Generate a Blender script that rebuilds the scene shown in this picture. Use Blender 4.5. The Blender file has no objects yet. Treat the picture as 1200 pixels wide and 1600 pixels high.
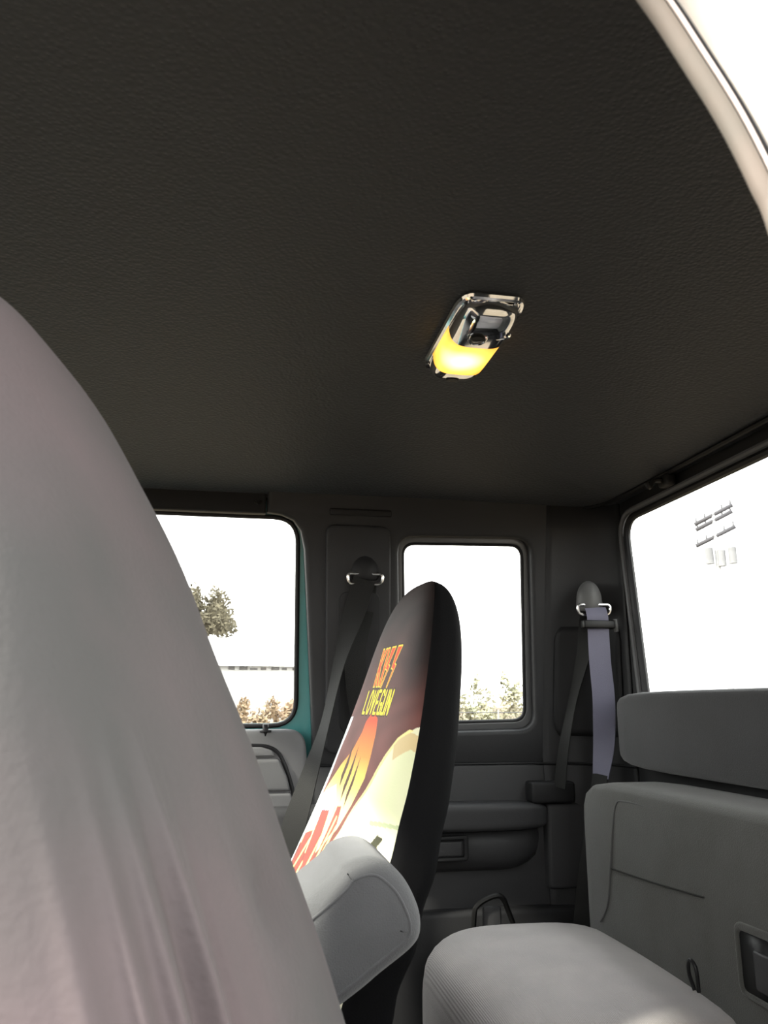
import bpy, bmesh, math, random
import numpy as np
from mathutils import Vector, Matrix
random.seed(4)
SC = bpy.context.scene
COL = SC.collection
rad = math.radians

# ------------------------------------------------------------------ camera, sky, sun, exposure
EYE = Vector((0, 0, .85))
cam_d = bpy.data.cameras.new('camera'); cam = bpy.data.objects.new('camera', cam_d); COL.objects.link(cam)
cam.location = EYE
cam_d.sensor_fit = 'VERTICAL'; cam_d.sensor_height = 36; cam_d.lens = 1240 / 1600 * 36
cam_d.clip_start = .01; cam_d.clip_end = 2000
pitch, yaw = math.atan(300 / 1240), rad(10.2)
cam.rotation_euler = (rad(90) + pitch, 0, -yaw)
cam_d.dof.use_dof = True; cam_d.dof.focus_distance = 1.25; cam_d.dof.aperture_fstop = 20
SC.camera = cam
SC.view_settings.view_transform = 'Standard'; SC.view_settings.look = 'None'
SC.view_settings.gamma = 1; SC.view_settings.use_curve_mapping = False
SC.view_settings.exposure = 2.75

world = bpy.data.worlds.new('overcast_sky'); SC.world = world; world.use_nodes = True
wn = world.node_tree; bgn = wn.nodes['Background']
tc = wn.nodes.new('ShaderNodeTexCoord'); sep = wn.nodes.new('ShaderNodeSeparateXYZ'); rmp = wn.nodes.new('ShaderNodeValToRGB')
wn.links.new(tc.outputs['Generated'], sep.inputs[0]); wn.links.new(sep.outputs['Z'], rmp.inputs[0])
rmp.color_ramp.elements[0].color = (1, .965, .93, 1); rmp.color_ramp.elements[1].color = (.97, .98, 1, 1)
wn.links.new(rmp.outputs[0], bgn.inputs[0]); bgn.inputs[1].default_value = 1.0

sun_d = bpy.data.lights.new('sun', 'SUN'); sun = bpy.data.objects.new('sun', sun_d); COL.objects.link(sun)
sun_d.energy = 1.5; sun_d.angle = rad(3); sun_d.color = (1, .93, .82)
sun_from = Vector((-.80, -.25, .54)).normalized()
sun.rotation_euler = sun_from.to_track_quat('Z', 'Y').to_euler()

# ------------------------------------------------------------------ helpers
def tag(o, label=None, cat=None, group=None, kind=None):
    if label: o['label'] = label
    if cat: o['category'] = cat
    if group: o['group'] = group
    if kind: o['kind'] = kind
    return o

def empty(name, loc=(0, 0, 0)):
    o = bpy.data.objects.new(name, None); COL.objects.link(o); o.location = loc; o.empty_display_size = .05
    return o

def link(name, me, m=None, parent=None, smooth=True):
    o = bpy.data.objects.new(name, me); COL.objects.link(o)
    if m: me.materials.append(m)
    if parent:
        o.parent = parent
        bpy.context.view_layer.update()
        o.matrix_parent_inverse = parent.matrix_world.inverted()
    if smooth:
        for p in me.polygons: p.use_smooth = True
    return o

def mesh(name, vs, fs, m=None, parent=None, smooth=True):
    me = bpy.data.meshes.new(name); me.from_pydata([tuple(v) for v in vs], [], fs); me.update()
    return link(name, me, m, parent, smooth)

def from_bm(name, bm, m=None, parent=None, smooth=True, sharp=40):
    bmesh.ops.recalc_face_normals(bm, faces=bm.faces)
    for e in bm.edges:
        if len(e.link_faces) == 2 and e.calc_face_angle(0) > rad(sharp): e.smooth = False
    me = bpy.data.meshes.new(name); bm.to_mesh(me); bm.free()
    return link(name, me, m, parent, smooth)

def rounded(pts, r, n=6):
    """round the corners of a closed polygon; r one number or one per corner"""
    out = []; k = len(pts)
    for i, p in enumerate(pts):
        p = Vector(p); a = Vector(pts[i - 1]); b = Vector(pts[(i + 1) % k])
        ri = r[i] if isinstance(r, (list, tuple)) else r
        d1 = (a - p); d2 = (b - p)
        if ri <= 0: out.append(p); continue
        t = min(ri, d1.length * .49, d2.length * .49)
        s = p + d1.normalized() * t; e = p + d2.normalized() * t
        for j in range(n + 1):
            q = j / n
            out.append((1 - q) ** 2 * s + 2 * q * (1 - q) * p + q * q * e)
    return out

def plate(name, outer, holes, thick, bevel, M, m, parent=None):
    """flat panel with holes, bevelled edges; (x, y) loops in the panel's own plane"""
    cu = bpy.data.curves.new(name, 'CURVE'); cu.dimensions = '2D'; cu.fill_mode = 'BOTH'
    cu.extrude = max(thick / 2 - bevel, 0); cu.bevel_depth = bevel; cu.bevel_resolution = 3; cu.offset = -bevel
    for loop in [outer] + list(holes):
        s = cu.splines.new('POLY'); s.points.add(len(loop) - 1); s.use_cyclic_u = True
        for i, p in enumerate(loop): s.points[i].co = (p[0], p[1], 0, 1)
    t = bpy.data.objects.new('tmp', cu); COL.objects.link(t)
    bpy.context.view_layer.update()
    dg = bpy.context.evaluated_depsgraph_get()
    me = bpy.data.meshes.new_from_object(t.evaluated_get(dg))
    bpy.data.objects.remove(t); bpy.data.curves.remove(cu)
    me.transform(M); me.name = name; me.materials.clear()
    bm = bmesh.new(); bm.from_mesh(me); bmesh.ops.remove_doubles(bm, verts=bm.verts, dist=1e-5)
    bpy.data.meshes.remove(me)
    return from_bm(name, bm, m, parent, True, 35)

def frame(o, e1, e2):
    e1 = Vector(e1).normalized(); e2 = Vector(e2).normalized(); n = e1.cross(e2)
    return Matrix(((e1.x, e2.x, n.x, o[0]), (e1.y, e2.y, n.y, o[1]), (e1.z, e2.z, n.z, o[2]), (0, 0, 0, 1)))

def smooth_path(pts, n=8, closed=False):
    P = [Vector(p) for p in pts]; out = []; k = len(P)
    seg = k if closed else k - 1
    for i in range(seg):
        g = (lambda j: P[j % k]) if closed else (lambda j: P[max(0, min(k - 1, j))])
        a, b, c, d = g(i - 1), g(i), g(i + 1), g(i + 2)
        for j in range(n):
            t = j / n
            out.append(.5 * ((2 * b) + (c - a) * t + (2 * a - 5 * b + 4 * c - d) * t * t + (3 * b - a - 3 * c + d) * t ** 3))
    if not closed: out.append(P[-1])
    return out

def add_tube(bm, path, r, closed=False, seg=8, ry=None):
    path = [Vector(p) for p in path]; n = len(path); rings = []; ref = None
    for i, p in enumerate(path):
        a = path[i - 1] if (closed or i) else p; b = path[(i + 1) % n] if (closed or i < n - 1) else p
        t = (b - a).normalized()
        if ref is None:
            ref = t.cross(Vector((0, 0, 1)) if abs(t.z) < .9 else Vector((0, 1, 0))).normalized()
        ref = (ref - t * ref.dot(t)).normalized(); bi = t.cross(ref)
        rr = r(i / max(1, n - 1)) if callable(r) else r
        rings.append([bm.verts.new(p + ref * math.cos(2 * math.pi * k / seg) * rr + bi * math.sin(2 * math.pi * k / seg) * (ry or rr)) for k in range(seg)])
    for i in range(n if closed else n - 1):
        A, B = rings[i], rings[(i + 1) % n]
        for k in range(seg): bm.faces.new((A[k], A[(k + 1) % seg], B[(k + 1) % seg], B[k]))
    if not closed:
        bm.faces.new(rings[0][::-1]); bm.faces.new(rings[-1])

def tube(name, path, r, m, parent=None, closed=False, seg=8, ry=None):
    bm = bmesh.new(); add_tube(bm, path, r, closed, seg, ry)
    return from_bm(name, bm, m, parent)

def add_box(bm, lo, hi, M=None, bevel=0, seg=3):
    r = bmesh.ops.create_cube(bm, size=1); vs = r['verts']
    lo, hi = Vector(lo), Vector(hi)
    for v in vs:
        v.co = Vector([(lo[i] + hi[i]) / 2 + v.co[i] * (hi[i] - lo[i]) for i in range(3)])
    if bevel:
        es = list({e for v in vs for e in v.link_edges})
        q = bmesh.ops.bevel(bm, geom=es, offset=bevel, segments=seg, profile=.5, affect='EDGES')
        vs = list({v for f in q['faces'] for v in f.verts} | {v for v in vs if v.is_valid})
    if M is not None:
        for v in vs: v.co = M @ v.co

def box(name, lo, hi, m, parent=None, M=None, bevel=0, seg=3):
    bm = bmesh.new(); add_box(bm, lo, hi, M, bevel, seg)
    return from_bm(name, bm, m, parent)

def ribbon(name, pts, width_dirs, w, th, m, parent=None, n=8):
    """flat webbing strap through pts; width_dirs one direction per point"""
    P = smooth_path(pts, n); D = smooth_path(width_dirs, n)
    bm = bmesh.new(); R = []
    for i, p in enumerate(P):
        t = (P[min(i + 1, len(P) - 1)] - P[max(i - 1, 0)]).normalized()
        d = (D[i] - t * D[i].dot(t)).normalized(); nn = t.cross(d)
        ww = w[i * (len(w) - 1) // (len(P) - 1)] if isinstance(w, list) else w
        R.append([bm.verts.new(p + d * sx * ww / 2 + nn * sy * th / 2) for sx, sy in ((-1, -1), (1, -1), (1, 1), (-1, 1))])
    for A, B in zip(R, R[1:]):
        for k in range(4): bm.faces.new((A[k], A[(k + 1) % 4], B[(k + 1) % 4], B[k]))
    bm.faces.new(R[0]); bm.faces.new(R[-1][::-1])
    return from_bm(name, bm, m, parent)

def cushion(name, lo, hi, crown, m, parent=None, M=None, ex=5., ey=None, far_round=0):
    """soft superellipsoid block with a crowned top"""
    c = [(a + b) / 2 for a, b in zip(lo, hi)]; h = [(b - a) / 2 for a, b in zip(lo, hi)]
    bm = bmesh.new(); bmesh.ops.create_cube(bm, size=2)
    bmesh.ops.subdivide_edges(bm, edges=bm.edges, cuts=13, use_grid_fill=True)
    for v in bm.verts:
        q = v.co.copy()
        a = (abs(q.x) ** ex + abs(q.z) ** ex) ** (1 / ex); b = abs(q.y); e2 = ey or ex
        q = q / (a ** e2 + b ** e2) ** (1 / e2)
        p = Vector((c[0] + q.x * h[0], c[1] + q.y * h[1], c[2] + q.z * h[2]))
        if far_round and q.x < 0 and q.y > .5:      # rounded-off outer front corner
            p.x += far_round * ((q.y - .5) / .5) ** 2 * (-q.x)
        if q.z > 0: p.z += crown * q.z * (1 - q.x * q.x) * (1 - q.y * q.y)
        v.co = M @ p if M is not None else p
    return from_bm(name, bm, m, parent)

# ------------------------------------------------------------------ materials
def lin(c):
    return tuple((v / 255 / 12.92) if v / 255 <= .04045 else ((v / 255 + .055) / 1.055) ** 2.4 for v in c)

def mat(name, col, rough=.6, metal=0, var=None, var_scale=5, bump=0, bump_scale=300, spec=.25, wave=None, sheen=0):
    m = bpy.data.materials.new(name); m.use_nodes = True; nt = m.node_tree; b = nt.nodes['Principled BSDF']
    b.inputs['Base Color'].default_value = (*col, 1); b.inputs['Roughness'].default_value = rough
    b.inputs['Metallic'].default_value = metal; b.inputs['Specular IOR Level'].default_value = spec
    b.inputs['Sheen Weight'].default_value = sheen
    tx = nt.nodes.new('ShaderNodeTexCoord')
    if var:
        n = nt.nodes.new('ShaderNodeTexNoise'); n.inputs['Scale'].default_value = var_scale; n.inputs['Detail'].default_value = 5
        nt.links.new(tx.outputs['Object'], n.inputs['Vector'])
        r = nt.nodes.new('ShaderNodeValToRGB'); r.color_ramp.elements[0].position = .32; r.color_ramp.elements[1].position = .68
        r.color_ramp.elements[0].color = (*col, 1); r.color_ramp.elements[1].color = (*var, 1)
        nt.links.new(n.outputs['Fac'], r.inputs[0]); nt.links.new(r.outputs[0], b.inputs['Base Color'])
    if bump:
        n = nt.nodes.new('ShaderNodeTexNoise'); n.inputs['Scale'].default_value = bump_scale; n.inputs['Detail'].default_value = 3
        nt.links.new(tx.outputs['Object'], n.inputs['Vector']); src = n.outputs['Fac']
        if wave:
            w = nt.nodes.new('ShaderNodeTexWave'); w.inputs['Scale'].default_value = wave; w.bands_direction = 'X'
            w.inputs['Distortion'].default_value = .6; w.inputs['Detail Scale'].default_value = 4
            nt.links.new(tx.outputs['Object'], w.inputs['Vector'])
            mx = nt.nodes.new('ShaderNodeMath'); mx.operation = 'ADD'
            nt.links.new(src, mx.inputs[0]); nt.links.new(w.outputs['Fac'], mx.inputs[1]); src = mx.outputs[0]
        bp = nt.nodes.new('ShaderNodeBump'); bp.inputs['Strength'].default_value = bump; bp.inputs['Distance'].default_value = .002
        nt.links.new(src, bp.inputs['Height']); nt.links.new(bp.outputs[0], b.inputs['Normal'])
    return m

def leather_mat(name, col, rough, bump):
    m = mat(name, col, rough); nt = m.node_tree; b = nt.nodes['Principled BSDF']
    tx = nt.nodes.new('ShaderNodeTexCoord'); v = nt.nodes.new('ShaderNodeTexVoronoi'); v.inputs['Scale'].default_value = 230
    v.feature = 'SMOOTH_F1'
    nt.links.new(tx.outputs['Object'], v.inputs['Vector'])
    bp = nt.nodes.new('ShaderNodeBump'); bp.inputs['Strength'].default_value = bump; bp.inputs['Distance'].default_value = .0015
    nt.links.new(v.outputs['Distance'], bp.inputs['Height']); nt.links.new(bp.outputs[0], b.inputs['Normal'])
    return m

MAT = {
    'headliner': leather_mat('grained_headliner', (.047, .0505, .056), .6, .9),
    'trim': mat('dark_grey_trim_plastic', (.040, .040, .042), .5, bump=.12, bump_scale=500),
    'trim_shade': mat('shade_painted_trim_plastic', (.024, .024, .0255), .5, bump=.12, bump_scale=500),  # same grey trim made darker, with its shade put into the colour
    'trim_dark': mat('charcoal_trim_plastic', (.014, .014, .015), .55, bump=.1, bump_scale=500),
    'door_plastic': mat('mid_grey_door_plastic', (.115, .115, .118), .5, bump=.1, bump_scale=500),
    'bezel': mat('satin_grey_bezel', (.085, .085, .088), .35, spec=.5),
    'rubber': mat('black_rubber', (.008, .008, .009), .45),
    'carpet': mat('charcoal_carpet', (.02, .02, .021), .95, bump=.6, bump_scale=400),
    'teal': mat('teal_paint', (.055, .23, .23), .3, spec=.6),
    'cream': mat('pale_cream_paint', (.72, .70, .65), .35),
    'jamb': mat('warm_white_jamb_paint', (.46, .45, .42), .4, var=(.40, .37, .335), var_scale=20),
    'seal': mat('beige_grey_seal', (.17, .145, .125), .6, var=(.13, .125, .11), var_scale=25),
    'welt': mat('pale_welt', (.75, .66, .62), .4),
    'cloth': mat('grey_velour', (.115, .117, .123), .9, var=(.098, .10, .104), var_scale=14, bump=.35, bump_scale=700, sheen=.25),
    'cloth_back': mat('worn_grey_velour', (.068, .068, .064), .9, var=(.050, .0495, .043), var_scale=9, bump=.4, bump_scale=600, sheen=.2),
    'rib': mat('ribbed_grey_cloth', (.44, .41, .40), .9, var=(.38, .355, .35), var_scale=10, bump=.3, bump_scale=500, wave=150, sheen=.2),
    'pad_cloth': mat('charcoal_grey_velour', (.034, .034, .0355), .9, var=(.029, .029, .030), var_scale=14, bump=.35, bump_scale=700, sheen=.2),
    'thread': mat('grey_piping', (.10, .10, .10), .8),
    'crease': mat('dark_stitching', (.03, .03, .028), .9),
    'black_cover': mat('black_knit_cover', (.005, .005, .0055), .8, bump=.2, bump_scale=500, spec=.06),
    'drv_cover': mat('black_cover_painted_daylight', (.050, .050, .0495), .85, var=(.080, .064, .067), var_scale=7, bump=.2, bump_scale=350, spec=.15, sheen=.05),  # black cover fabric lightened: bright daylight is put into the colour
    'web_black': mat('black_webbing', (.017, .017, .0165), .6, bump=.3, bump_scale=800, spec=.1),
    'web_blue': mat('blue_grey_webbing', (.115, .112, .155), .55, bump=.3, bump_scale=800),
    'chrome': mat('chrome', (.85, .85, .85), .08, 1),
    'steel': mat('bright_steel', (.7, .7, .7), .25, 1),
    'black_gloss': mat('black_gloss_plastic', (.005, .005, .005), .4, spec=.2),
    'black_plastic': mat('black_plastic', (.012, .012, .013), .45),
    'grey_plastic': mat('grey_plastic', (.09, .09, .09), .5),
    'grass': mat('dry_grass', (.125, .095, .066), 1, var=(.075, .06, .038), var_scale=1.5),
    'leaf': mat('olive_leaves', (.085, .075, .05), .9, var=(.11, .098, .065), var_scale=2),
    'leaf_pale': mat('pale_green_leaves', (.25, .25, .165), .9, var=(.30, .27, .19), var_scale=2),
    'straw': mat('straw_leaves', (.30, .215, .145), .9, var=(.22, .165, .10), var_scale=2),
    'bark': mat('bark', (.07, .06, .045), .9),
    'concrete': mat('pale_concrete', (.17, .17, .175), .8),
    'white_metal': mat('white_corrugated', (.6, .6, .59), .5),
    'grey_metal': mat('grey_galvanised', (.085, .085, .09), .5),
    'pole_concrete': mat('light_concrete', (.36, .36, .36), .8),
    'timber': mat('grey_timber', (.07, .068, .075), .8),
}

def glass_mat():
    m = bpy.data.materials.new('window_glass'); m.use_nodes = True; nt = m.node_tree; nt.nodes.clear()
    o = nt.nodes.new('ShaderNodeOutputMaterial'); t = nt.nodes.new('ShaderNodeBsdfTransparent'); g = nt.nodes.new('ShaderNodeBsdfGlossy')
    t.inputs[0].default_value = (.93, .95, .94, 1); g.inputs['Roughness'].default_value = .02
    mx = nt.nodes.new('ShaderNodeMixShader'); mx.inputs[0].default_value = .02
    nt.links.new(t.outputs[0], mx.inputs[1]); nt.links.new(g.outputs[0], mx.inputs[2])
    nt.links.new(mx.outputs[0], o.inputs[0]); return m
MAT['glass'] = glass_mat()

# ------------------------------------------------------------------ the cab shell
BELT = .733                                   # height of the seam under the side windows
SIDE = frame((0, 1.63, BELT), (1, 0, 0), (0, -.09, .527))        # leaning upper side panel, normal into the cab
def sS(z): return (z - BELT) * 1.0145
def side_y(z): return 1.63 - .09 / .527 * (z - BELT)
def shift(M, d): return M @ Matrix.Translation((0, 0, d))
def qs(pts): return [(x, sS(z)) for x, z in pts]

# headliner
def roof_z(x, y):
    a = min(1, abs((y - .86) / .70)); b = max(0, (x - .15) / .60) if x > .15 else 0
    return 1.249 + .046 * (1 - a ** 2.6) * (1 - min(1, b) ** 3.5)
nx, ny = 60, 70; vs = []; fs = []
for i in range(nx + 1):
    for j in range(ny + 1):
        x = -.62 + 1.40 * i / nx; y = .15 + 1.42 * j / ny
        z = roof_z(x, y)
        # pressed crease running into the rear corner
        d = abs((y - 1.352) - (x - .56) * .54) / 1.14
        if .55 < x < .70: z -= -.006 * math.exp(-(d / .006) ** 2) * math.sin((x - .55) / .15 * math.pi)
        vs.append((x, y, z))
for i in range(nx):
    for j in range(ny):
        a = i * (ny + 1) + j; fs.append((a, a + 1, a + ny + 2, a + ny + 1))
ceiling = mesh('ceiling', vs, fs, MAT['headliner']); tag(ceiling, 'dark grained headliner curving down to the windows', kind='structure')
so = ceiling.modifiers.new('thickness', 'SOLIDIFY'); so.thickness = .03; so.offset = -1
tube('welt', [(-.6 + i * .05, 1.537, 1.2495) for i in range(25)] + smooth_path([(.64, 1.537, 1.2495), (.69, 1.52, 1.249), (.725, 1.47, 1.249), (.733, 1.36, 1.249)], 6)
     + [(.735, 1.2, 1.249), (.735, .8, 1.249), (.735, .3, 1.249)], .0045, MAT['rubber'], ceiling)
# coat hook by the rear glass
hk = empty('coat_hook', (.738, 1.253, 1.238)); tag(hk, 'small dark coat hook above the rear window', 'hook')
box('hook_base', (.728, 1.236, 1.226), (.748, 1.27, 1.249), MAT['trim_dark'], hk, bevel=.006)
tube('hook_arm', smooth_path([(.73, 1.253, 1.238), (.712, 1.253, 1.236), (.703, 1.253, 1.224), (.70, 1.253, 1.232)]), .005, MAT['black_plastic'], hk)

# far side: trim panel round the quarter window
wall_right = plate('wall_right', qs([(.042, 1.30), (.80, 1.30), (.80, BELT), (.150, BELT), (.146, .80), (.124, 1.08), (.118, 1.15), (.110, 1.185), (.095, 1.205), (.070, 1.215), (.042, 1.218)]),
    [rounded(qs([(.306, 1.181), (.585, 1.187), (.602, .802), (.322, .797)]), .035)], .04, .009, SIDE, MAT['trim_shade'])
tag(wall_right, 'dark grey plastic side panel around the quarter window', kind='structure')
GLQ = qs([(.318, 1.169), (.574, 1.174), (.588, .816), (.334, .811)])
plate('window_bezel', rounded(qs([(.298, 1.192), (.593, 1.198), (.612, .79), (.314, .785)]), .04),
      [rounded(GLQ, .026)], .012, .004, shift(SIDE, -.006), MAT['bezel'], wall_right)
window_2 = plate('window_2', rounded(qs([(.306, 1.181), (.585, 1.187), (.602, .802), (.322, .797)]), .03), [], .005, .001, shift(SIDE, -.016), MAT['glass'])
tag(window_2, 'small quarter window pane behind the passenger seat', kind='structure')
tube('rubber_gasket', [shift(SIDE, -.004) @ Vector((p.x, p.y, 0)) for p in rounded(GLQ, .028)], .0042, MAT['rubber'], window_2, closed=True)
# top mouldings of the side panel
box('top_moulding', (.165, sS(1.218), .018), (.29, sS(1.232), .024), MAT['trim_dark'], wall_right, SIDE, .003)
# belt pillar cover strip
plate('pillar_cover', rounded(qs([(.158, 1.20), (.288, 1.20), (.300, .76), (.172, .76)]), .02), [], .014, .005, shift(SIDE, .022), MAT['trim_shade'], wall_right)
plate('belt_slot', rounded(qs([(.188, 1.07), (.270, 1.07), (.272, .80), (.198, .80)]), .02), [], .006, .002, shift(SIDE, .029), MAT['trim_dark'], wall_right)

# lower side panel with padded armrest ledge, ashtray and recess
lower = box('lower_panel', (.145, 1.605, .10), (.80, 1.66, BELT - .002), MAT['trim'], wall_right, bevel=.004)
arm = cushion('armrest_ledge', (.0, 1.552, .611), (.612, 1.66, .664), .0, MAT['trim'], wall_right, ex=6)
# bolster below the ledge: a bulge swept away at its rear end
prof = [(1.62, .612), (1.578, .610), (1.572, .585), (1.575, .56), (1.59, .54), (1.62, .53)]
vs, fs = [], []; N = 26
for i in range(N + 1):
    x = .15 + .46 * i / N
    k = max(0, (x - .52) / .09); sc = math.sqrt(max(0, 1 - k * k))
    for (y, z) in prof: vs.append((x, 1.62 - (1.62 - y) * max(sc, .05), .612 - (.612 - z) * (.25 + .75 * sc)))
for i in range(N):
    for j in range(5): a = i * 6 + j; fs.append((a, a + 1, a + 7, a + 6))
mesh('lower_bolster', vs, fs, MAT['trim'], wall_right)
ash = plate('ashtray_bezel', rounded([(.34, .558), (.446, .560), (.446, .606), (.34, .604)], .008), [rounded([(.345, .565), (.437, .567), (.437, .598), (.345, .596)], .004)],
            .012, .003, frame((0, 1.571, 0), (1, 0, 0), (0, 0, 1)), MAT['trim_dark'], wall_right)
box('ashtray_door', (.347, 1.569, .568), (.434, 1.58, .595), MAT['trim'], ash, bevel=.003)
box('belt_slot_frame', (.578, 1.566, .660), (.668, 1.612, .70), MAT['trim_dark'], wall_right, bevel=.006)
box('rear_block', (.612, 1.58, .50), (.80, 1.63, .658), MAT['trim'], wall_right, bevel=.008)
box('sill_panel', (.145, 1.575, .08), (.80, 1.62, .47), MAT['trim_shade'], wall_right, bevel=.01)

# rear corner cove with the dark belt panel set into it
def cove(t, z, off=0):
    ya = side_y(z) - .019 if z > BELT else 1.60
    a = t * math.pi / 2; rx, ry = .135 - off, ya - 1.468 - off
    return (.618 + off * 0 + rx * math.sin(a), 1.468 + ry * math.cos(a), z)
def cove_patch(name, t0, t1, z0, z1, off, m, parent, nt=14, nz=16, r=0):
    vs, fs = [], []
    for i in range(nz + 1):
        f = i / nz; z = z0 + (z1 - z0) * f
        e = r * max(0, (abs(f - .5) - .5 + .14) / .14) ** 2
        for j in range(nt + 1): vs.append(cove(t0 + e + (t1 - t0 - 2 * e) * j / nt, z, off))
    for i in range(nz):
        for j in range(nt): a = i * (nt + 1) + j; fs.append((a, a + 1, a + nt + 2, a + nt + 1))
    o = mesh(name, vs, fs, m, parent); s = o.modifiers.new('thickness', 'SOLIDIFY'); s.thickness = .004; s.offset = 0
    return o
cove_patch('corner_cove', 0, 1, .10, 1.27, 0, MAT['trim_shade'], wall_right)
cove_patch('belt_panel', .10, .86, .787, 1.005, .004, MAT['trim_dark'], wall_right, r=.06)
tube('panel_seam', [(.15 + .05 * i, side_y(BELT) - .021, BELT) for i in range(10)] + [cove(t / 8, BELT, .001) for t in range(9)], .0028, MAT['rubber'], wall_right)

# rear wall and rear glass
REAR = frame((.762, 0, 0), (0, -1, 0), (0, 0, 1))
def rr(pts): return [(-y, z) for y, z in pts]
RG = rr([(1.463, 1.219), (1.42, .80), (.30, .80), (.257, 1.219)])
wall_rear = plate('wall_rear', rr([(1.66, 1.29), (1.66, .08), (.13, .08), (.13, 1.29)]), [rounded(RG, [.04, .03, .03, .04])], .014, .004, REAR, MAT['trim_dark'])
tag(wall_rear, 'dark rear cab wall around the rear window', kind='structure')
window_3 = plate('window_3', rounded(rr([(1.475, 1.23), (1.43, .79), (.29, .79), (.245, 1.23)]), .04), [], .005, .001, shift(REAR, -.004), MAT['glass'])
tag(window_3, 'wide rear window pane of the cab', kind='structure')
tube('rubber_gasket', [(.757, -p.x, p.y) for p in rounded(rr([(1.455, 1.212), (1.413, .80), (.306, .80), (.265, 1.212)]), [.05, .03, .03, .05])], .0075, MAT['rubber'], window_3, closed=True)
tube('trim_lip', [(.752, -p.x, p.y) for p in rounded(rr([(1.468, 1.223), (1.426, .79), (.293, .79), (.252, 1.223)]), [.055, .03, .03, .055])], .006, MAT['door_plastic'], window_3, closed=True)

# passenger door: teal frame, glass, trim panel, header
DM = shift(SIDE, -.042)
door_1 = plate('door_1', qs([(-1.0, 1.29), (.19, 1.29), (.19, .10), (-1.15, .10), (-1.15, .75)]),
    [rounded(qs([(-.62, 1.212), (.106, 1.212), (.117, .804), (-.98, .80)]), [.03, .05, .05, .03])], .03, .005, DM, MAT['teal'])
tag(door_1, 'teal painted passenger door with grey trim panel', kind='structure')
window_1 = plate('window_1', rounded(qs([(-.66, 1.225), (.118, 1.225), (.128, .79), (-1.0, .79)]), .03), [], .005, .001, shift(DM, -.006), MAT['glass'])
tag(window_1, 'passenger door window pane', kind='structure')
tube('rubber_gasket', [shift(DM, .016) @ Vector((p.x, p.y, 0)) for p in rounded(qs([(-.62, 1.212), (.106, 1.212), (.117, .804), (-.98, .80)]), [.03, .05, .05, .03])], .005, MAT['rubber'], window_1, closed=True)
DP = frame((0, 1.614, 0), (1, 0, 0), (0, 0, 1))
panel = plate('door_trim_panel', rounded([(-1.1, .10), (.142, .10), (.146, .66), (.132, .803), (-1.1, .796)], [0, .02, .05, .035, 0]), [], .03, .010, DP, MAT['door_plastic'], door_1)
DP2 = shift(DP, .019)
pk = [(-.9, .50), (.122, .50), (.122, .655), (.108, .700), (.088, .752), (.060, .770), (-.9, .773)]
plate('pocket_top', rounded([(-.9, .752), (.076, .752), (.07, .764), (.05, .770), (-.9, .773)], .004), [], .010, .003, DP2, MAT['door_plastic'], panel)
plate('pocket_pad', rounded([(-.9, .690), (.106, .690), (.100, .715), (.083, .748), (-.9, .748)], .006), [], .014, .005, DP2, MAT['door_plastic'], panel)
plate('pocket_base', rounded([(-.9, .50), (.118, .50), (.118, .65), (.108, .686), (-.9, .686)], .006), [], .012, .004, DP2, MAT['door_plastic'], panel)
tube('pocket_groove', [(p[0], 1.598, p[1]) for p in smooth_path([(.03, .773), (.058, .771), (.078, .762), (.092, .742), (.108, .70), (.118, .655), (.122, .60)])], .0035, MAT['rubber'], panel)
kb = tube('lock_knob', [(.056, 1.604, .79), (.056, 1.603, .812)], .0055, MAT['black_plastic'], panel)
tube('knob_collar', [(.056, 1.604, .797), (.056, 1.604, .801)], .012, MAT['black_plastic'], kb)
hd = plate('header_trim', rounded([(-.62, 1.214), (.040, 1.214), (.040, 1.262), (-.62, 1.262)], .003), [], .022, .004, frame((0, 1.543, 0), (1, 0, 0), (0, 0, 1)), MAT['trim_dark'], wall_right)
tube('clip', [(.018, 1.531, 1.236), (.024, 1.526, 1.231), (.030, 1.531, 1.238)], .003, MAT['black_plastic'], hd)

# near side: body behind the open driver's door, its door seal and pale jamb
LEFT = frame((0, .235, 0), (1, 0, 0), (0, 0, 1))
open_edge = [(-.75, 1.215), (-.45, 1.228), (-.2, 1.222), (-.06, 1.205), (.02, 1.178), (.07, 1.145), (.100, 1.113), (.123, 1.08), (.135, 1.059), (.147, 1.036), (.156, 1.013), (.161, .995),
             (.172, .92), (.180, .80), (.182, .60), (.178, .40), (.155, .27), (.10, .20)]
OE = [(p.x, p.y) for p in smooth_path([(a, b, 0) for a, b in open_edge], 5)]
def offs(d, y):
    out = []
    for i, (x, z) in enumerate(OE):
        a = Vector(OE[max(0, i - 1)]); b = Vector(OE[min(len(OE) - 1, i + 1)]); t = (b - a).normalized()
        nrm = Vector((-t.y, t.x))            # away from the opening
        out.append((x + nrm.x * d, y, z + nrm.y * d))
    return out
wall_left = plate('wall_left', [(p[0], p[2]) for p in offs(.06, 0)] + [(.21, .08), (.80, .08), (.80, 1.29), (-.75, 1.29)],
                  [rounded([(.36, .83), (.62, .83), (.60, 1.17), (.37, 1.17)], .03)], .03, .003, LEFT, MAT['trim'])
tag(wall_left, 'cab side behind the open driver door', kind='structure')
window_5 = plate('window_5', rounded([(.35, .82), (.63, .82), (.61, 1.18), (.36, 1.18)], .03), [], .005, .001, LEFT, MAT['glass'])
tag(window_5, 'quarter window pane behind the driver seat', kind='structure')
trim_1 = empty('trim_1', (.15, .2, 1.0)); tag(trim_1, 'door opening seal and pale painted jamb on the driver side', kind='structure')
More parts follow.
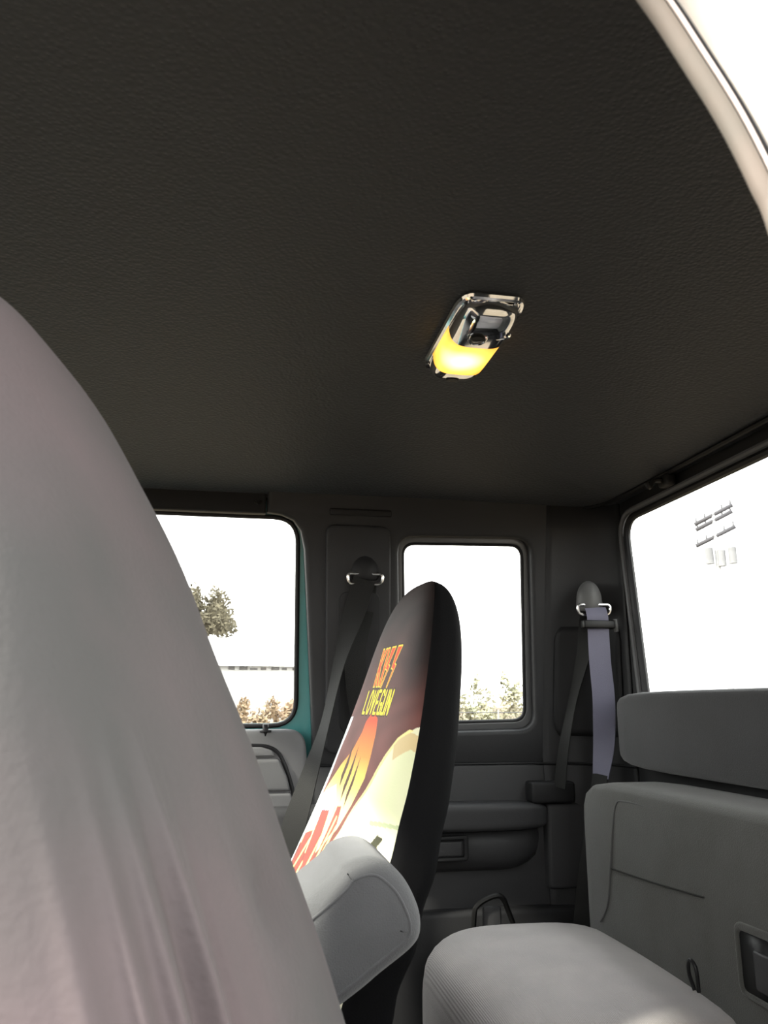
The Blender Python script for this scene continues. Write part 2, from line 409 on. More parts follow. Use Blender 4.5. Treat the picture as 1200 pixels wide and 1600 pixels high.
def strip(name, rows, m, parent):
    L = [offs(*r) for r in rows]; n = len(L[0]); vs = [p for l in L for p in l]
    fs = [(k * n + i, k * n + i + 1, (k + 1) * n + i + 1, (k + 1) * n + i) for k in range(len(L) - 1) for i in range(n - 1)]
    return mesh(name, vs, fs, m, parent)
tube('door_seal', offs(.0060, .202), .0034, MAT['seal'], trim_1, seg=12)
tube('seal_lip', offs(.0096, .1992), .0007, MAT['welt'], trim_1)
strip('groove_shade_strip', [(.0088, .2018), (.0120, .2020), (.0156, .2018)], MAT['rubber'], trim_1)  # flat dark strip, the shade of the groove given as colour
strip('jamb', [(.0153, .2016), (.0168, .1985), (.022, .192), (.038, .186), (.041, .180)], MAT['jamb'], trim_1)
strip('body_panel', [(.041, .180), (.043, .174), (.048, .120), (.055, .110), (.12, .106)], MAT['cream'], trim_1)

# floor, front end with windscreen
floor = box('floor', (-1.25, .10, .03), (.79, 1.66, .08), MAT['carpet']); tag(floor, 'charcoal carpeted cab floor', kind='structure')
wall_front = box('wall_front', (-1.28, .10, .03), (-1.2, 1.66, .84), MAT['trim_dark']); tag(wall_front, 'dark bulkhead under the windscreen', kind='structure')
dash = cushion('dashboard', (-1.21, .17, .45), (-.72, 1.60, .82), .02, MAT['trim'], ex=5); tag(dash, 'dark grey dashboard below the windscreen', kind='structure')
WS = frame((-.62, 0, 1.25), (0, 1, 0), (.62, 0, .42))
window_4 = plate('window_4', [(.16, 0), (1.58, 0), (1.66, -.76), (.08, -.76)], [], .006, .001, WS, MAT['glass']); tag(window_4, 'sloping windscreen pane', kind='structure')
pl = empty('trim_2', (-.9, .86, 1.0)); tag(pl, 'windscreen pillars and header', kind='structure')
for ya, yb in ((.17, .10), (1.57, 1.66)):
    tube('pillar', [(-.60, ya, 1.262), (-1.24, yb, .82)], .035, MAT['trim_dark'], pl, seg=10)
tube('header_rail', [(-.60, .15, 1.262), (-.60, 1.60, 1.262)], .03, MAT['trim_dark'], pl, seg=10)
tube('roof_rail', [(-.62, .17, 1.262), (.1, .155, 1.275), (.8, .155, 1.275)], .022, MAT['cream'], pl, seg=10)

# ------------------------------------------------------------------ seats
def seat_surface(p, folds=None, vp=8, blunt=0):
    X0, Z0, Yc, tilt, H, W, T, pw, v0, ex, bow, yw, tw = p
    def f(v, t):
        k = min(1, max(0, (v - v0) / (1 - v0))); q = max(0, 1 - k ** pw) ** (.5 - blunt * max(0, (v - .72) / .28))
        hw = W * q; ht = T * math.sqrt(max(0, 1 - v ** vp)) * (tw + (1 - tw) * q)
        c, s = math.cos(t), math.sin(t)
        u = hw * math.copysign(abs(c) ** (2 / ex), c); w = ht * math.copysign(abs(s) ** (2 / ex), s) + bow * math.sin(math.pi * v)
        if folds:
            du, dw = folds(v, t, u, w); u += du; w += dw
        x = v * H * math.sin(tilt) + w * math.cos(tilt); z = Z0 + v * H * math.cos(tilt) - w * math.sin(tilt)
        return (X0 + x * math.cos(yw) - u * math.sin(yw), Yc + u * math.cos(yw) + x * math.sin(yw), z)
    def uv(v, t):
        k = min(1, max(0, (v - v0) / (1 - v0))); hw = W * max(0, 1 - k ** pw) ** (.5 - blunt * max(0, (v - .72) / .28))
        c = math.cos(t); return -hw * math.copysign(abs(c) ** (2 / ex), c), v * H
    return f, uv

def surf_mesh(name, f, V, T, m, parent):
    vs = [f(v, t) for v in V for t in T]; n = len(T)
    fs = [(i * n + j, (i + 1) * n + j, (i + 1) * n + j + 1, i * n + j + 1) for i in range(len(V) - 1) for j in range(n - 1)]
    return mesh(name, vs, fs, m, parent)

def vsamples(n): return [1 - (1 - i / n) ** 1.8 for i in range(n)] + [.9995]
def lsp(a, b, n): return [a + (b - a) * i / (n - 1) for i in range(n)]

# --- the printed front panel: a plain colour design with the lettering on it
def in_poly(U, V, P):
    r = np.zeros(U.shape, bool); n = len(P)
    for i in range(n):
        (x1, y1), (x2, y2) = P[i], P[i - 1]
        if y1 == y2: continue
        c = ((y1 > V) != (y2 > V)) & (U < (x2 - x1) * (V - y1) / (y2 - y1) + x1)
        r ^= c
    return r
GLYPH = {   # strokes on a 0..1 box
    'L': [[(0, 1), (0, 0), (.8, 0)]], 'O': [[(.25, 0), (0, .25), (0, .75), (.25, 1), (.65, 1), (.9, .75), (.9, .25), (.65, 0), (.25, 0)]], 'V': [[(0, 1), (.45, 0), (.9, 1)]],
    'E': [[(.85, 1), (0, 1), (0, 0), (.85, 0)], [(0, .5), (.7, .5)]], 'G': [[(.9, .85), (.7, 1), (.2, 1), (0, .8), (0, .2), (.2, 0), (.9, 0), (.9, .42), (.5, .42)]],
    'U': [[(0, 1), (0, 0), (.9, 0), (.9, 1)]], 'N': [[(0, 0), (0, 1), (.9, 0), (.9, 1)]]}
def near_seg(U, V, a, b):
    ax, ay = a; dx, dy = b[0] - ax, b[1] - ay; L = dx * dx + dy * dy
    t = np.clip(((U - ax) * dx + (V - ay) * dy) / L, 0, 1)
    return np.hypot(U - ax - t * dx, V - ay - t * dy)
def word(U, V, text, x0, x1, y0, y1, slant=0):
    d = np.full(U.shape, 9.); n = len(text); w = (x1 - x0) / n
    for i, ch in enumerate(text):
        for st in GLYPH[ch]:
            q = [(x0 + w * i + px * w * .70 + slant * py * (y1 - y0), y0 + py * (y1 - y0)) for px, py in st]
            for a, b in zip(q, q[1:]): d = np.minimum(d, near_seg(U, V, a, b))
    return d
def logo_polys(x0, x1, y0, y1):
    w = (x1 - x0) / 4; h = y1 - y0
    K = [(0, 0), (.30, 0), (.30, .38), (.62, 0), (1.0, 0), (.52, .52), (.98, 1), (.62, 1), (.30, .64), (.30, 1), (0, 1)]
    I = [(.0, 0), (.34, 0), (.34, 1), (.0, 1)]
    S = [(.06, -.10), (.72, .52), (.42, .55), (.98, 1.0), (.25, 1.0), (.02, .44), (.36, .42), (.0, -.02)]
    out = []
    for P, off, sc in ((K, 0, 1.0), (I, 1.12, 1.0), (S, 1.58, 1.05), (S, 2.75, 1.05)):
        out.append([(x0 + (off + px * sc) * w, y0 + py * h) for px, py in P])
    return out
def print_colours(U, V):
    C = np.zeros(U.shape + (3,))
    def put(mask, rgb): C[mask] = lin(rgb)
    top = np.clip((V - .33) / .2, 0, 1)[..., None]
    C[:] = (1 - top) * np.array(lin((112, 66, 60))) + top * np.array(lin((46, 36, 35)))
    wob = .006 * np.sin(V * 90) + .004 * np.sin(V * 47 + 2)
    # mottled maroon patches
    C *= (1 + .18 * np.sin(U * 60 + 3 * np.sin(V * 40)) * np.sin(V * 75))[..., None]
    # pale outer border strip on the far side
    lo = V < .385
    put(lo & (U < -.112 - .28 * (.385 - V) + wob * .4), (232, 238, 236))
    # rounded flame coloured band running down the middle
    F = [(-.024, .362), (-.020, .378), (-.006, .388), (.018, .390), (.036, .382), (.047, .364), (.056, .335), (.062, .305), (.045, .27), (.02, .235), (-.03, .20), (-.06, .18), (-.165, .19), (-.165, .225), (-.13, .275), (-.085, .312), (-.046, .335)]
    m = in_poly(U, V, F)
    g = np.clip((V - .27) / .11, 0, 1)
    ramp = np.stack([np.interp(g, [0, .3, .55, 1], [lin(c)[k] for c in ((246, 240, 150), (250, 214, 110), (240, 150, 70), (214, 84, 50))]) for k in range(3)], -1)
    C[m] = ramp[m]
    # wide cream sweep on the near side with a yellow edge
    edge = np.interp(V, [.02, .10, .16, .205, .233, .277, .330, .362, .380, .40], [-.02, -.015, 0., .011, .037, .070, .115, .136, .165, .25]) + wob * .5
    m = (U > edge) & (V < .392)
    cr = np.array(lin((214, 216, 176))); c2 = np.array(lin((238, 230, 206)))
    k = (.5 + .5 * np.sin(U * 38 + V * 55 + 2 * np.sin(V * 30)))[..., None]
    C[m] = (cr * (1 - k) + c2 * k)[m]
    put((U > edge - .005) & (U < edge + .004) & (V < .375), (240, 222, 150))
    put(m & in_poly(U, V, [(.135, .262), (.25, .275), (.25, .271), (.14, .257)]), (168, 176, 140))
    put(m & in_poly(U, V, [(.05, .20), (.09, .235), (.14, .24), (.25, .22), (.25, .15), (.08, .15)]), (196, 206, 190))
    put(m & in_poly(U, V, [(.128, .355), (.16, .372), (.25, .36), (.25, .345), (.17, .352), (.14, .335)]), (206, 184, 138))
    for P in ([(.162, .243), (.170, .252), (.185, .250), (.178, .240), (.188, .232), (.176, .231), (.172, .222), (.168, .232), (.156, .234)],): put(in_poly(U, V, P), (58, 58, 40))
    # dark slivers, white patch and maroon bars lower down: plain geometric shapes
    for u0, v0, w_, h_ in ((-.050, .316, .009, .034), (-.018, .306, .008, .04), (.010, .296, .007, .036)):
        put(in_poly(U, V, [(u0, v0 + h_), (u0 + w_, v0), (u0 + w_ * .3, v0 - h_), (u0 - w_, v0 - h_ * .5)]), (84, 58, 44))
    put(in_poly(U, V, [(-.155, .262), (-.07, .285), (-.035, .262), (-.06, .235), (-.10, .225), (-.16, .20)]), (226, 224, 240))
    put(in_poly(U, V, [(-.098, .262), (-.086, .262), (-.06, .19), (-.075, .19)]), (150, 140, 190))
    for P in ([(-.10, .245), (-.055, .25), (-.03, .15), (-.09, .12)], [(-.155, .205), (-.105, .215), (-.085, .10), (-.17, .06)], [(-.02, .26), (.0, .262), (.012, .235), (-.03, .20)], [(-.07, .17), (-.01, .19), (-.02, .03), (-.09, .02)]):
        put(in_poly(U, V, P), (132, 72, 64))
    for a, b in (((-.03, .255), (-.075, .13)), ((-.005, .245), (-.05, .12)), ((-.09, .17), (-.14, .07)), ((-.105, .20), (-.16, .12)), ((.01, .235), (-.03, .15))):
        put(near_seg(U, V, a, b) < .0035, (244, 226, 130))
    dk = np.clip((U - .055) / .06, 0, 1) * np.clip((V - .40) / .06, 0, 1); C *= (1 - .8 * dk)[..., None]  # upper near edge darkened: soft shading painted into the print
    # lettering
    for P in logo_polys(-.037, .062, .428, .484):
        q = in_poly(U, V, P); d = np.full(U.shape, 9.)
        for a, b in zip(P, P[1:] + P[:1]): d = np.minimum(d, near_seg(U, V, a, b))
        put((d < .0030) & ~q, (44, 24, 14)); put(q, (232, 84, 46)); put((d < .0012) & ~q, (250, 214, 70)); put((d < .0006) & q, (250, 214, 70))
    d = word(U, V, 'LOVEGUN', -.056, .078, .390, .421, .06)
    put(d < .0044, (50, 34, 22)); put(d < .0024, (246, 226, 60))
    return C

def colour_mat():
    m = mat('printed_cover_fabric', (.5, .5, .5), .7, bump=.15, bump_scale=500); nt = m.node_tree
    a = nt.nodes.new('ShaderNodeVertexColor'); a.layer_name = 'print'
    nt.links.new(a.outputs['Color'], nt.nodes['Principled BSDF'].inputs['Base Color']); return m
MAT['print'] = colour_mat()

def seat_base(root, x0, x1, y0, y1):
    cushion('seat_cushion', (x0, y0, .24), (x1, y1, .47), .02, MAT['black_cover'], root, ex=5)
    box('seat_base', (x0 + .05, y0 + .05, .081), (x1 - .05, y1 - .05, .26), MAT['trim_dark'], root, bevel=.01)

PP = (.0774, .4625, 1.1122, .3329, .5925, .2495, .0468, 1.7393, -.0866, 3.5846, .0235, .1028, .55)
def pfold(v, t, u, w):
    s = max(0, math.sin(t)) + .5 * max(0, -math.cos(t)); a = .004 * s * max(0, 1 - v / .55) ** .7
    return 0, a * math.sin(v * 48 + u * 22 + 2 * math.sin(u * 14)) 
f, uvf = seat_surface(PP, pfold, 16, .10)
ps = empty('passenger_seat', (.0, 1.11, .08)); tag(ps, 'reclined high-back front seat in a black cover with colourful printed front', 'seat')
T0, T1 = -2.72, -.25
V = vsamples(620)
T = [-math.acos(math.copysign(abs(a) ** (PP[9] / 2), a)) for a in lsp(-.955, .985, 400)]; T0, T1 = T[0], T[-1]
pan = surf_mesh('printed_panel', f, V, T, MAT['print'], ps)
UU = np.array([[uvf(v, t) for t in T] for v in V]); C = print_colours(UU[..., 0], UU[..., 1]).reshape(-1, 3)
ca = pan.data.color_attributes.new('print', 'FLOAT_COLOR', 'POINT')
ca.data.foreach_set('color', np.concatenate([C, np.ones((len(C), 1))], 1).astype(np.float32).ravel())
pan['label'] = 'printed seat cover front with orange and yellow lettering'
surf_mesh('seat_cover', f, vsamples(90), lsp(T1, T0 + 2 * math.pi, 130), MAT['black_cover'], ps)
seat_base(ps, -.46, .10, .88, 1.36)

PD = (.0834, .4203, .4426, -.3579, .6856, .2549, .067, 3.4256, .0301, 2.0834, .0079, 0, .75)
def dfold(v, t, u, w):
    k = min(1, max(0, (.64 - v) / .10)); d = 0
    for t0, wd, am in ((2.80, .030, .0022), (2.70, .026, .0030), (2.58, .022, .0036), (2.50, .026, -.0016), (2.64, .022, -.0018), (2.95, .05, .0018), (2.36, .05, .0012)):
        d += 1.8 * am * k * math.exp(-((t - t0 - (.60 - v) * .25) / wd) ** 2)
    d -= .006 * math.exp(-((t - 2.17) / .10) ** 2 - ((v - .53) / .022) ** 2)
    d += .0009 * math.sin(v * 31 + 4 * t) * math.sin(3 * t + v * 9)
    return d * math.cos(t), d * math.sin(t)
f, _ = seat_surface(PD, dfold)
ds = empty('driver_seat', (-.2, .42, .08)); tag(ds, 'front seat tilted forward under a black cover with daylight painted into its colour in the open doorway', 'seat')
surf_mesh('seat_cover', f, vsamples(140), lsp(-.2, 1.9, 60)[:-1] + lsp(1.9, 3.1, 260) + lsp(3.1, -2.7 + 2 * math.pi, 40)[1:], MAT['drv_cover'], ds)
surf_mesh('front_panel', f, vsamples(140), lsp(-2.7, -.2, 120), MAT['drv_cover'], ds)
seat_base(ds, -.52, .05, .18, .66)

# centre armrest between the front seats
ar = empty('centre_seat', (-.2, .79, .08)); tag(ar, 'grey velour centre seat with its armrest tipped up between the front seats', 'seat')
pts = [(.077, .674), (.107, .700), (.138, .706), (.163, .690), (.178, .667), (.184, .645), (.177, .626), (.144, .603), (.097, .572), (-.12, .44), (-.30, .42), (-.30, .52), (-.12, .545)]
pts = [(x * .9, .85 + (z - .85) * .9) for x, z in pts]
ap = [(p.x, p.y) for p in smooth_path([(a, b, 0) for a, b in pts], 5, True)]
plate('armrest_pad', ap, [], .15, .022, frame((0, .795, 0), (1, 0, 0), (0, 0, 1)), MAT['cloth'], ar)
pin = []
for i, (x, z) in enumerate(ap):
    t = (Vector(ap[(i + 1) % len(ap)]) - Vector(ap[i - 1])).normalized(); c = 1 if i else 1
    pin.append((x + t.y * .013, .7222, z - t.x * .013))
tube('piping', pin, .0014, MAT['cloth'], ar, closed=True)
cushion('cushion_pad', (-.48, .69, .25), (-.02, .86, .455), .01, MAT['cloth'], ar)
box('cushion_base', (-.44, .70, .081), (-.06, .85, .27), MAT['trim_dark'], ar, bevel=.01)

# rear bench
rb = empty('rear_bench', (.5, .86, .08)); tag(rb, 'worn grey velour rear bench with ribbed seat and upright back', 'bench')
cushion('seat_cushion', (.302, .972, .29), (.66, 1.45, .484), .016, MAT['rib'], rb, ex=4.2, ey=11, far_round=.06)
cushion('seat_cushion', (.302, .24, .29), (.66, .968, .484), .016, MAT['rib'], rb, ex=4.2, ey=11)
BK = frame((.70, 0, .43), (0, 1, 0), (.05, 0, .30))
bkc = cushion('backrest', (.615, .24, .40), (.755, 1.452, .722), .0, MAT['cloth_back'], rb, ex=9)
tube('backrest_seam', smooth_path([(.619, .60, .698), (.619, .95, .698), (.619, 1.15, .698), (.618, 1.255, .698), (.617, 1.285, .69), (.615, 1.300, .65), (.614, 1.315, .59), (.6145, 1.335, .53), (.616, 1.37, .495)]), .0016, MAT['thread'], bkc)
tube('backrest_crease', smooth_path([(.6145, 1.316, .588), (.614, 1.18, .594), (.614, 1.04, .603)]), .0013, MAT['crease'], bkc)
pk = plate('buckle_pocket', rounded([(-.975, .510), (-.895, .510), (-.895, .594), (-.975, .592)], .014), [rounded([(-.966, .517), (-.904, .517), (-.904, .584), (-.966, .583)], .008)],
           .010, .004, frame((.615, 0, 0), (0, -1, 0), (0, 0, 1)), MAT['cloth_back'], rb)
box('pocket_back', (.613, .90, .512), (.618, .97, .588), MAT['black_plastic'], pk)
box('pocket_latch', (.609, .905, .525), (.616, .938, .568), MAT['trim'], pk, bevel=.003)
tube('pull_loop', smooth_path([(.598, 1.054, .490), (.596, 1.061, .506), (.595, 1.059, .520), (.595, 1.052, .526), (.596, 1.044, .520), (.597, 1.043, .506), (.6, 1.048, .490)], 6), .0026, MAT['black_plastic'], rb)
box('seat_frame', (.33, .28, .081), (.70, 1.44, .31), MAT['trim_dark'], rb, bevel=.01)
box('back_frame', (.66, .28, .29), (.755, 1.44, .45), MAT['trim_dark'], rb, bevel=.01)
hp = cushion('rear_wall_pad', (.700, .22, .737), (.765, 1.452, .872), .0, MAT['pad_cloth'], ex=9)
tag(hp, 'long grey padded strip below the rear window', 'pad')

# ------------------------------------------------------------------ seat belts
def dring(c, ex, ez, w, h, r, parent, m):
    ex, ez = Vector(ex), Vector(ez); c = Vector(c)
    return tube('guide_loop', [c + ex * p[0] + ez * p[1] for p in rounded([(-w, h), (w, h), (w * .92, -h), (-w * .92, -h)], min(w, h) * .95)], r, m, parent, closed=True)
def cap(name, c, sx, sy, sz, m, parent, ez=(0, 0, 1)):
    bm = bmesh.new(); bmesh.ops.create_uvsphere(bm, u_segments=20, v_segments=14, radius=1)
    for v in bm.verts:
        q = v.co; k = 1.0 if q.z > -.2 else 1.0
        z = q.z if q.z > 0 else max(q.z, -.55)
        v.co = Vector((c[0] + q.x * sx * (1.08 if q.z < 0 else 1), c[1] + q.y * sy, c[2] + z * sz))
    return from_bm(name, bm, m, parent)
fb = empty('front_seat_belt', (.236, 1.55, 1.09)); tag(fb, 'black shoulder belt hanging from the pillar beside the passenger door', 'seat belt')
cap('anchor_cover', (.238, 1.545, 1.108), .030, .02, .036, MAT['trim_dark'], fb)
dring((.238, 1.532, 1.090), (1, 0, 0), (0, -.1, 1), .036, .010, .0036, fb, MAT['steel'])
ribbon('belt_webbing', [(.236, 1.528, 1.088), (.222, 1.532, 1.04), (.19, 1.535, .93), (.165, 1.53, .82), (.138, 1.515, .735), (.104, 1.50, .63), (.06, 1.48, .50), (.03, 1.47, .40)],
       [(1, 0, 0), (.9, -.3, 0), (.45, -.9, .1), (.3, -.95, .1), (.6, -.8, .1), (.9, -.3, .2), (1, -.1, .2), (1, 0, .2)], .044, .0018, MAT['web_black'], fb)
ribbon('lower_webbing', [(.240, 1.539, 1.085), (.236, 1.548, 1.03), (.222, 1.552, .95), (.228, 1.560, .88), (.245, 1.570, .80)],
       [(1, 0, 0), (1, 0, 0), (.8, .3, 0), (1, 0, 0), (1, 0, 0)], .044, .0018, MAT['web_black'], fb)
sb = empty('rear_seat_belt', (.70, 1.53, 1.06)); tag(sb, 'blue-grey rear belt hanging beside the rear window', 'seat belt')
cap('anchor_cover', (.692, 1.503, 1.053), .0255, .024, .040, MAT['grey_plastic'], sb)
dring((.694, 1.487, 1.033), (1, -.15, 0), (0, -.1, 1), .033, .010, .0034, sb, MAT['steel'])
ribbon('belt_webbing', [(.694, 1.482, 1.036), (.694, 1.474, 1.020), (.694, 1.474, 1.0), (.694, 1.475, .93), (.698, 1.478, .86), (.695, 1.482, .78), (.686, 1.487, .715)],
       [(1, -.15, 0)] * 3 + [(1, -.2, 0), (.95, -.35, 0), (.7, -.7, 0), (.3, -.95, 0)], .042, .0018, MAT['web_blue'], sb)
ribbon('shade_toned_webbing', [(.686, 1.488, .72), (.672, 1.492, .63), (.655, 1.495, .54), (.635, 1.497, .42)],
       [(.3, -.95, 0), (.5, -.85, 0), (.8, -.5, 0), (.9, -.4, 0)], .040, .0018, MAT['web_black'], sb)  # lower end of the blue-grey belt, blackened to paint the shadow on it
ribbon('lower_webbing', [(.688, 1.50, 1.03), (.684, 1.52, .96), (.664, 1.545, .86), (.643, 1.552, .77), (.630, 1.555, .69)],
       [(1, -.1, 0), (.5, -.8, 0), (.1, -1, 0), (.2, -1, 0), (.3, -.9, 0)], .034, .0018, MAT['web_black'], sb)
st = box('belt_keeper', (.660, 1.462, .994), (.726, 1.480, 1.010), MAT['black_gloss'], sb, bevel=.003)
tube('keeper_clip', [(.728, 1.468, 1.013), (.729, 1.468, .988)], .0045, MAT['grey_plastic'], st)
bk = empty('belt_buckle_loop', (.47, 1.5, .46)); tag(bk, 'black metal loop standing between the rear seat and side panel', 'belt anchor')
tube('loop_handle', smooth_path([(.431, 1.500, .40), (.434, 1.500, .478), (.443, 1.500, .499), (.472, 1.498, .512), (.488, 1.498, .508), (.500, 1.50, .482), (.525, 1.50, .42)], 6), .0048, MAT['black_gloss'], bk)
box('loop_stalk', (.452, 1.503, .36), (.487, 1.512, .494), MAT['trim'], bk, bevel=.004)

# ------------------------------------------------------------------ dome lamp
LX, LY, LZ = .264, .866, 1.292
def lamp_pt(a, y, w=.034, L=.094, h=.030):
    """shell of the lamp: a = angle across (0..pi), y = -1..1 along"""
    q = (1 - abs(y) ** 4.5) ** (1 / 4.5) if abs(y) < 1 else 0
    c, s = math.cos(a), math.sin(a)
    return (LX + w * (.80 + .20 * q) * q ** .35 * math.copysign(abs(c) ** .55, c), LY + y * L, LZ - h * q * s ** .6)
def shell(name, y0, y1, m, parent, n=24, curve=0, g=1.0):
    vs, fs = [], []; A = lsp(0, math.pi, 29)
    for i in range(n + 1):
        for a in A:
            y = y0 + (y1 - y0) * i / n
            y += curve * math.sin(a) * (1 - i / n)
            x, yy, z = lamp_pt(a, max(-1, min(1, y)))
            vs.append((LX + (x - LX) * g, yy, LZ - (LZ - z) * g))
    k = len(A); fs = [(i * k + j, i * k + j + 1, (i + 1) * k + j + 1, (i + 1) * k + j) for i in range(n) for j in range(k - 1)]
    return mesh(name, vs, fs, m, parent)
dl = empty('dome_lamp', (LX, LY, LZ)); tag(dl, 'chrome dome lamp with a glowing amber lens on the headliner', 'lamp')
def lens_mat():
    m = bpy.data.materials.new('glowing_amber_lens'); m.use_nodes = True; nt = m.node_tree; b = nt.nodes['Principled BSDF']
    tx = nt.nodes.new('ShaderNodeTexCoord'); mp = nt.nodes.new('ShaderNodeVectorMath'); mp.operation = 'DISTANCE'
    mp.inputs[1].default_value = (LX - .008, LY + .015, LZ - .028)
    nt.links.new(tx.outputs['Object'], mp.inputs[0])
    r = nt.nodes.new('ShaderNodeValToRGB'); r.color_ramp.elements[0].position = .008; r.color_ramp.elements[1].position = .06
    r.color_ramp.elements[0].color = (1.0, .80, .42, 1); r.color_ramp.elements[1].color = (.42, .13, .015, 1)
    e = r.color_ramp.elements.new(.03); e.color = (.75, .40, .06, 1)
    nt.links.new(mp.outputs['Value'], r.inputs[0]); nt.links.new(r.outputs[0], b.inputs['Emission Color'])
    b.inputs['Emission Strength'].default_value = .42; b.inputs['Base Color'].default_value = (.5, .3, .08, 1); b.inputs['Roughness'].default_value = .3
    return m
MAT['lens'] = lens_mat()
shell('lens', -.34, .60, MAT['lens'], dl, curve=-.06)
nearend = shell('chrome_end', -1, -.30, MAT['chrome'], dl, g=1.03)
farend = shell('chrome_end', .56, 1, MAT['chrome'], dl, g=1.03)
bm = bmesh.new(); add_tube(bm, [(LX + .036 * p.x, LY + .098 * p.y, 1.2905) for p in rounded([(-1, -1), (1, -1), (1, 1), (-1, 1)], .35)], .0045, True)
from_bm('base_rim', bm, MAT['chrome'], dl)
def ring(c, rx, ry, r, m, parent, name, nrm=(0, -.35, -1)):
    n = Vector(nrm).normalized(); a = Vector((1, 0, 0)); b = n.cross(a).normalized()
    return tube(name, [Vector(c) + a * math.cos(t) * rx + b * math.sin(t) * ry for t in lsp(0, 2 * math.pi, 25)[:-1]], r, m, parent, closed=True)
rg = ring((LX - .008, LY - .054, LZ - .0305), .0105, .0105, .0018, MAT['chrome'], nearend, 'switch_ring')
cap('switch_button', (LX - .008, LY - .054, LZ - .030), .0085, .0085, .004, MAT['black_gloss'], nearend)
ring((LX + .017, LY - .058, LZ - .0260), .0125, .007, .0018, MAT['chrome'], nearend, 'map_light_rim', (.25, -.35, -1))
cap('map_light_lens', (LX + .017, LY - .058, LZ - .0252), .011, .006, .003, MAT['black_gloss'], nearend)
cap('end_switch', (LX - .004, LY + .072, LZ - .027), .009, .007, .006, MAT['black_gloss'], farend)

# ------------------------------------------------------------------ outside
ground = mesh('ground', [(-400, -400, -.7), (400, -400, -.7), (400, 400, -.7), (-400, 400, -.7)], [(0, 1, 2, 3)], MAT['grass']); tag(ground, 'pale dry grass field', kind='structure')

def foliage(name, c, rx, ry, rz, n, size, m, parent, lobes=7):
    L = [(Vector((random.uniform(-.6, .6) * rx, random.uniform(-.6, .6) * ry, random.uniform(-.75, .8) * rz)), random.uniform(.3, .5)) for _ in range(lobes)]
    vs, fs = [], []
    for i in range(n):
        o, s = random.choice(L); d = Vector((random.gauss(0, 1), random.gauss(0, 1), random.gauss(0, 1))).normalized() * random.random() ** .4
        taper = 1 - .45 * max(0, (o.z + d.z * rz * s) / rz)
        p = Vector(c) + Vector(((o.x + d.x * rx * s) * taper, (o.y + d.y * ry * s) * taper, o.z + d.z * rz * s))
        a = Vector((random.gauss(0, 1), random.gauss(0, 1), random.gauss(0, 1))).normalized(); b = a.orthogonal().normalized(); q = size * random.uniform(.6, 1.3)
        k = len(vs); vs += [p - a * q, p + b * q * .5, p + a * q, p - b * q * .5]; fs.append((k, k + 1, k + 2, k + 3))
    return mesh(name, vs, fs, m, parent, False)

def dirpt(px, dist):      # bearing helper for things far off: ground position at a bearing (degrees from straight across)
    return dist * math.sin(rad(px)), dist * math.cos(rad(px))
tx_, ty_ = dirpt(-2.55, 74)
tr = empty('tree', (tx_, ty_, -.7)); tag(tr, 'bushy olive tree rising behind the white shed', 'tree')
foliage('crown', (tx_, ty_, 7.6), 3.5, 3.5, 3.6, 4200, .24, MAT['leaf'], tr, 12)
tube('trunk', [(tx_, ty_, -.7), (tx_ + .2, ty_, 3), (tx_, ty_, 8)], lambda t: .28 - .18 * t, MAT['bark'], tr)

# long white shed
sx0, sx1, sy = -34, 4.5, 58
sh = empty('shed', ((sx0 + sx1) / 2, sy + 5, -.7)); tag(sh, 'long low white shed across the field', 'building')
box('shed_wall', (sx0, sy, -.7), (sx1, sy + 12, 3.55), MAT['white_metal'], sh)
mesh('shed_roof', [(sx0 - .4, sy - .5, 3.45), (sx1 + .4, sy - .5, 3.45), (sx1 + .4, sy + 6, 5.5), (sx0 - .4, sy + 6, 5.5), (sx0 - .4, sy + 12.5, 3.45), (sx1 + .4, sy + 12.5, 3.45)],
     [(0, 1, 2, 3), (3, 2, 5, 4)], MAT['white_metal'], sh, False)
bm = bmesh.new()
for i in range(51):
    x = sx0 + .3 + i * .75
    if i % 9 in (7,): continue
    add_box(bm, (x, sy - .06, 3.2), (x + random.uniform(.3, .6), sy + .02, 3.2 + random.uniform(.12, .3)), None)
from_bm('vent_row', bm, MAT['concrete'], sh)['kind'] = 'stuff'

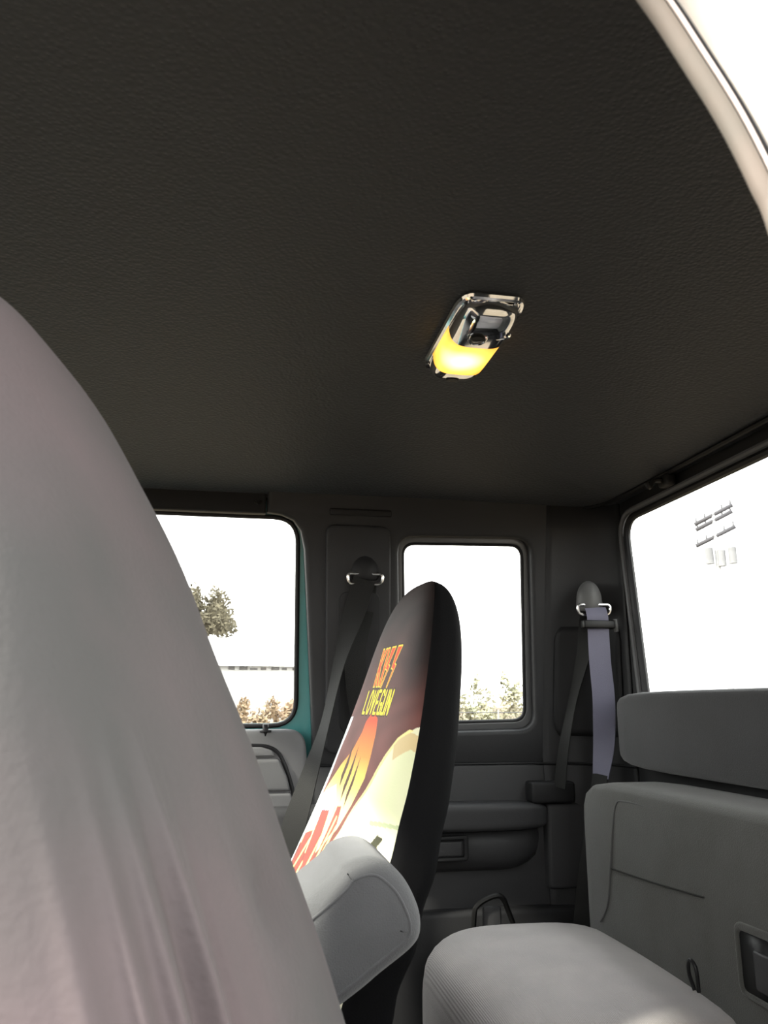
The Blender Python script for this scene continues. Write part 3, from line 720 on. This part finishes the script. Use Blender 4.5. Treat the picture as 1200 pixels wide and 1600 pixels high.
# shrubs along the field edge
rows_ = (24.3, 26.2, 28.1)
spots = [(-3.6 + 1.5 * k, rows_[k % 3], random.uniform(1.5, 2.0)) for k in range(8)] + [(14.0 + 1.5 * k, rows_[k % 3], random.uniform(1.6, 2.2)) for k in range(8)]
for i, (bdeg, d, h) in enumerate(spots):
    x, y = dirpt(bdeg, d)
    s = empty('shrub', (x, y, -.7))
    tag(s, 'straw coloured shrub in front of the white shed' if i < 8 else 'pale green shrub behind the wire fence', 'shrub', 'shrubs before the shed' if i < 8 else 'shrubs behind the fence')
    foliage('leaves', (x, y, -.7 + h * .5), .82, .5, h * .60, 900, .09, MAT['straw'] if i < 8 else MAT['leaf_pale'], s, 7)
    tube('stem', [(x, y, -.7), (x, y, -.7 + h * .5)], .03, MAT['bark'], s)
fn = empty('wire_fence', (5.4, 18, -.7)); tag(fn, 'thin wire fence with posts seen through the quarter window', 'fence')
for i in range(9):
    x = 1.5 + i * 1.1
    tube('post', [(x, 18, -.7), (x, 18, .72)], .022, MAT['concrete'], fn, seg=6)
for z in (.66, .25, -.2): tube('wire', [(1.2, 18, z), (11, 18, z)], .012, MAT['grey_metal'], fn, seg=5)

# utility pole
ux, uy = dirpt(33.3, 42)
up = empty('utility_pole', (ux, uy, -.7)); tag(up, 'pale utility pole with grey crossarms outside the rear window', 'utility pole')
tube('pole', [(ux, uy, -.7), (ux, uy, 10.55)], lambda t: .17 - .07 * t, MAT['pole_concrete'], up, seg=10)
ca_, sa_ = math.cos(rad(-35)), math.sin(rad(-35))
for z, l, dz in ((10.05, .92, .42), (9.75, .88, .40), (8.95, .95, .42)):
    a = tube('crossarm', [(ux - l * ca_, uy - l * sa_, z - dz), (ux + l * ca_, uy + l * sa_, z + dz)], .11, MAT['timber'], up, seg=6)
    for k in (-.9, -.45, .45, .9):
        tube('insulator', [(ux + l * k * ca_, uy + l * k * sa_, z + dz * k), (ux + l * k * ca_, uy + l * k * sa_, z + dz * k + .3)], .05, MAT['grey_metal'], a, seg=6)
for k, z in ((-.5, 7.55), (.05, 7.4), (.55, 7.5)):
    tube('transformer', [(ux + k * ca_, uy + k * sa_ - .25, z), (ux + k * ca_, uy + k * sa_ - .25, z + .8)], .2, MAT['concrete'], up, seg=10)
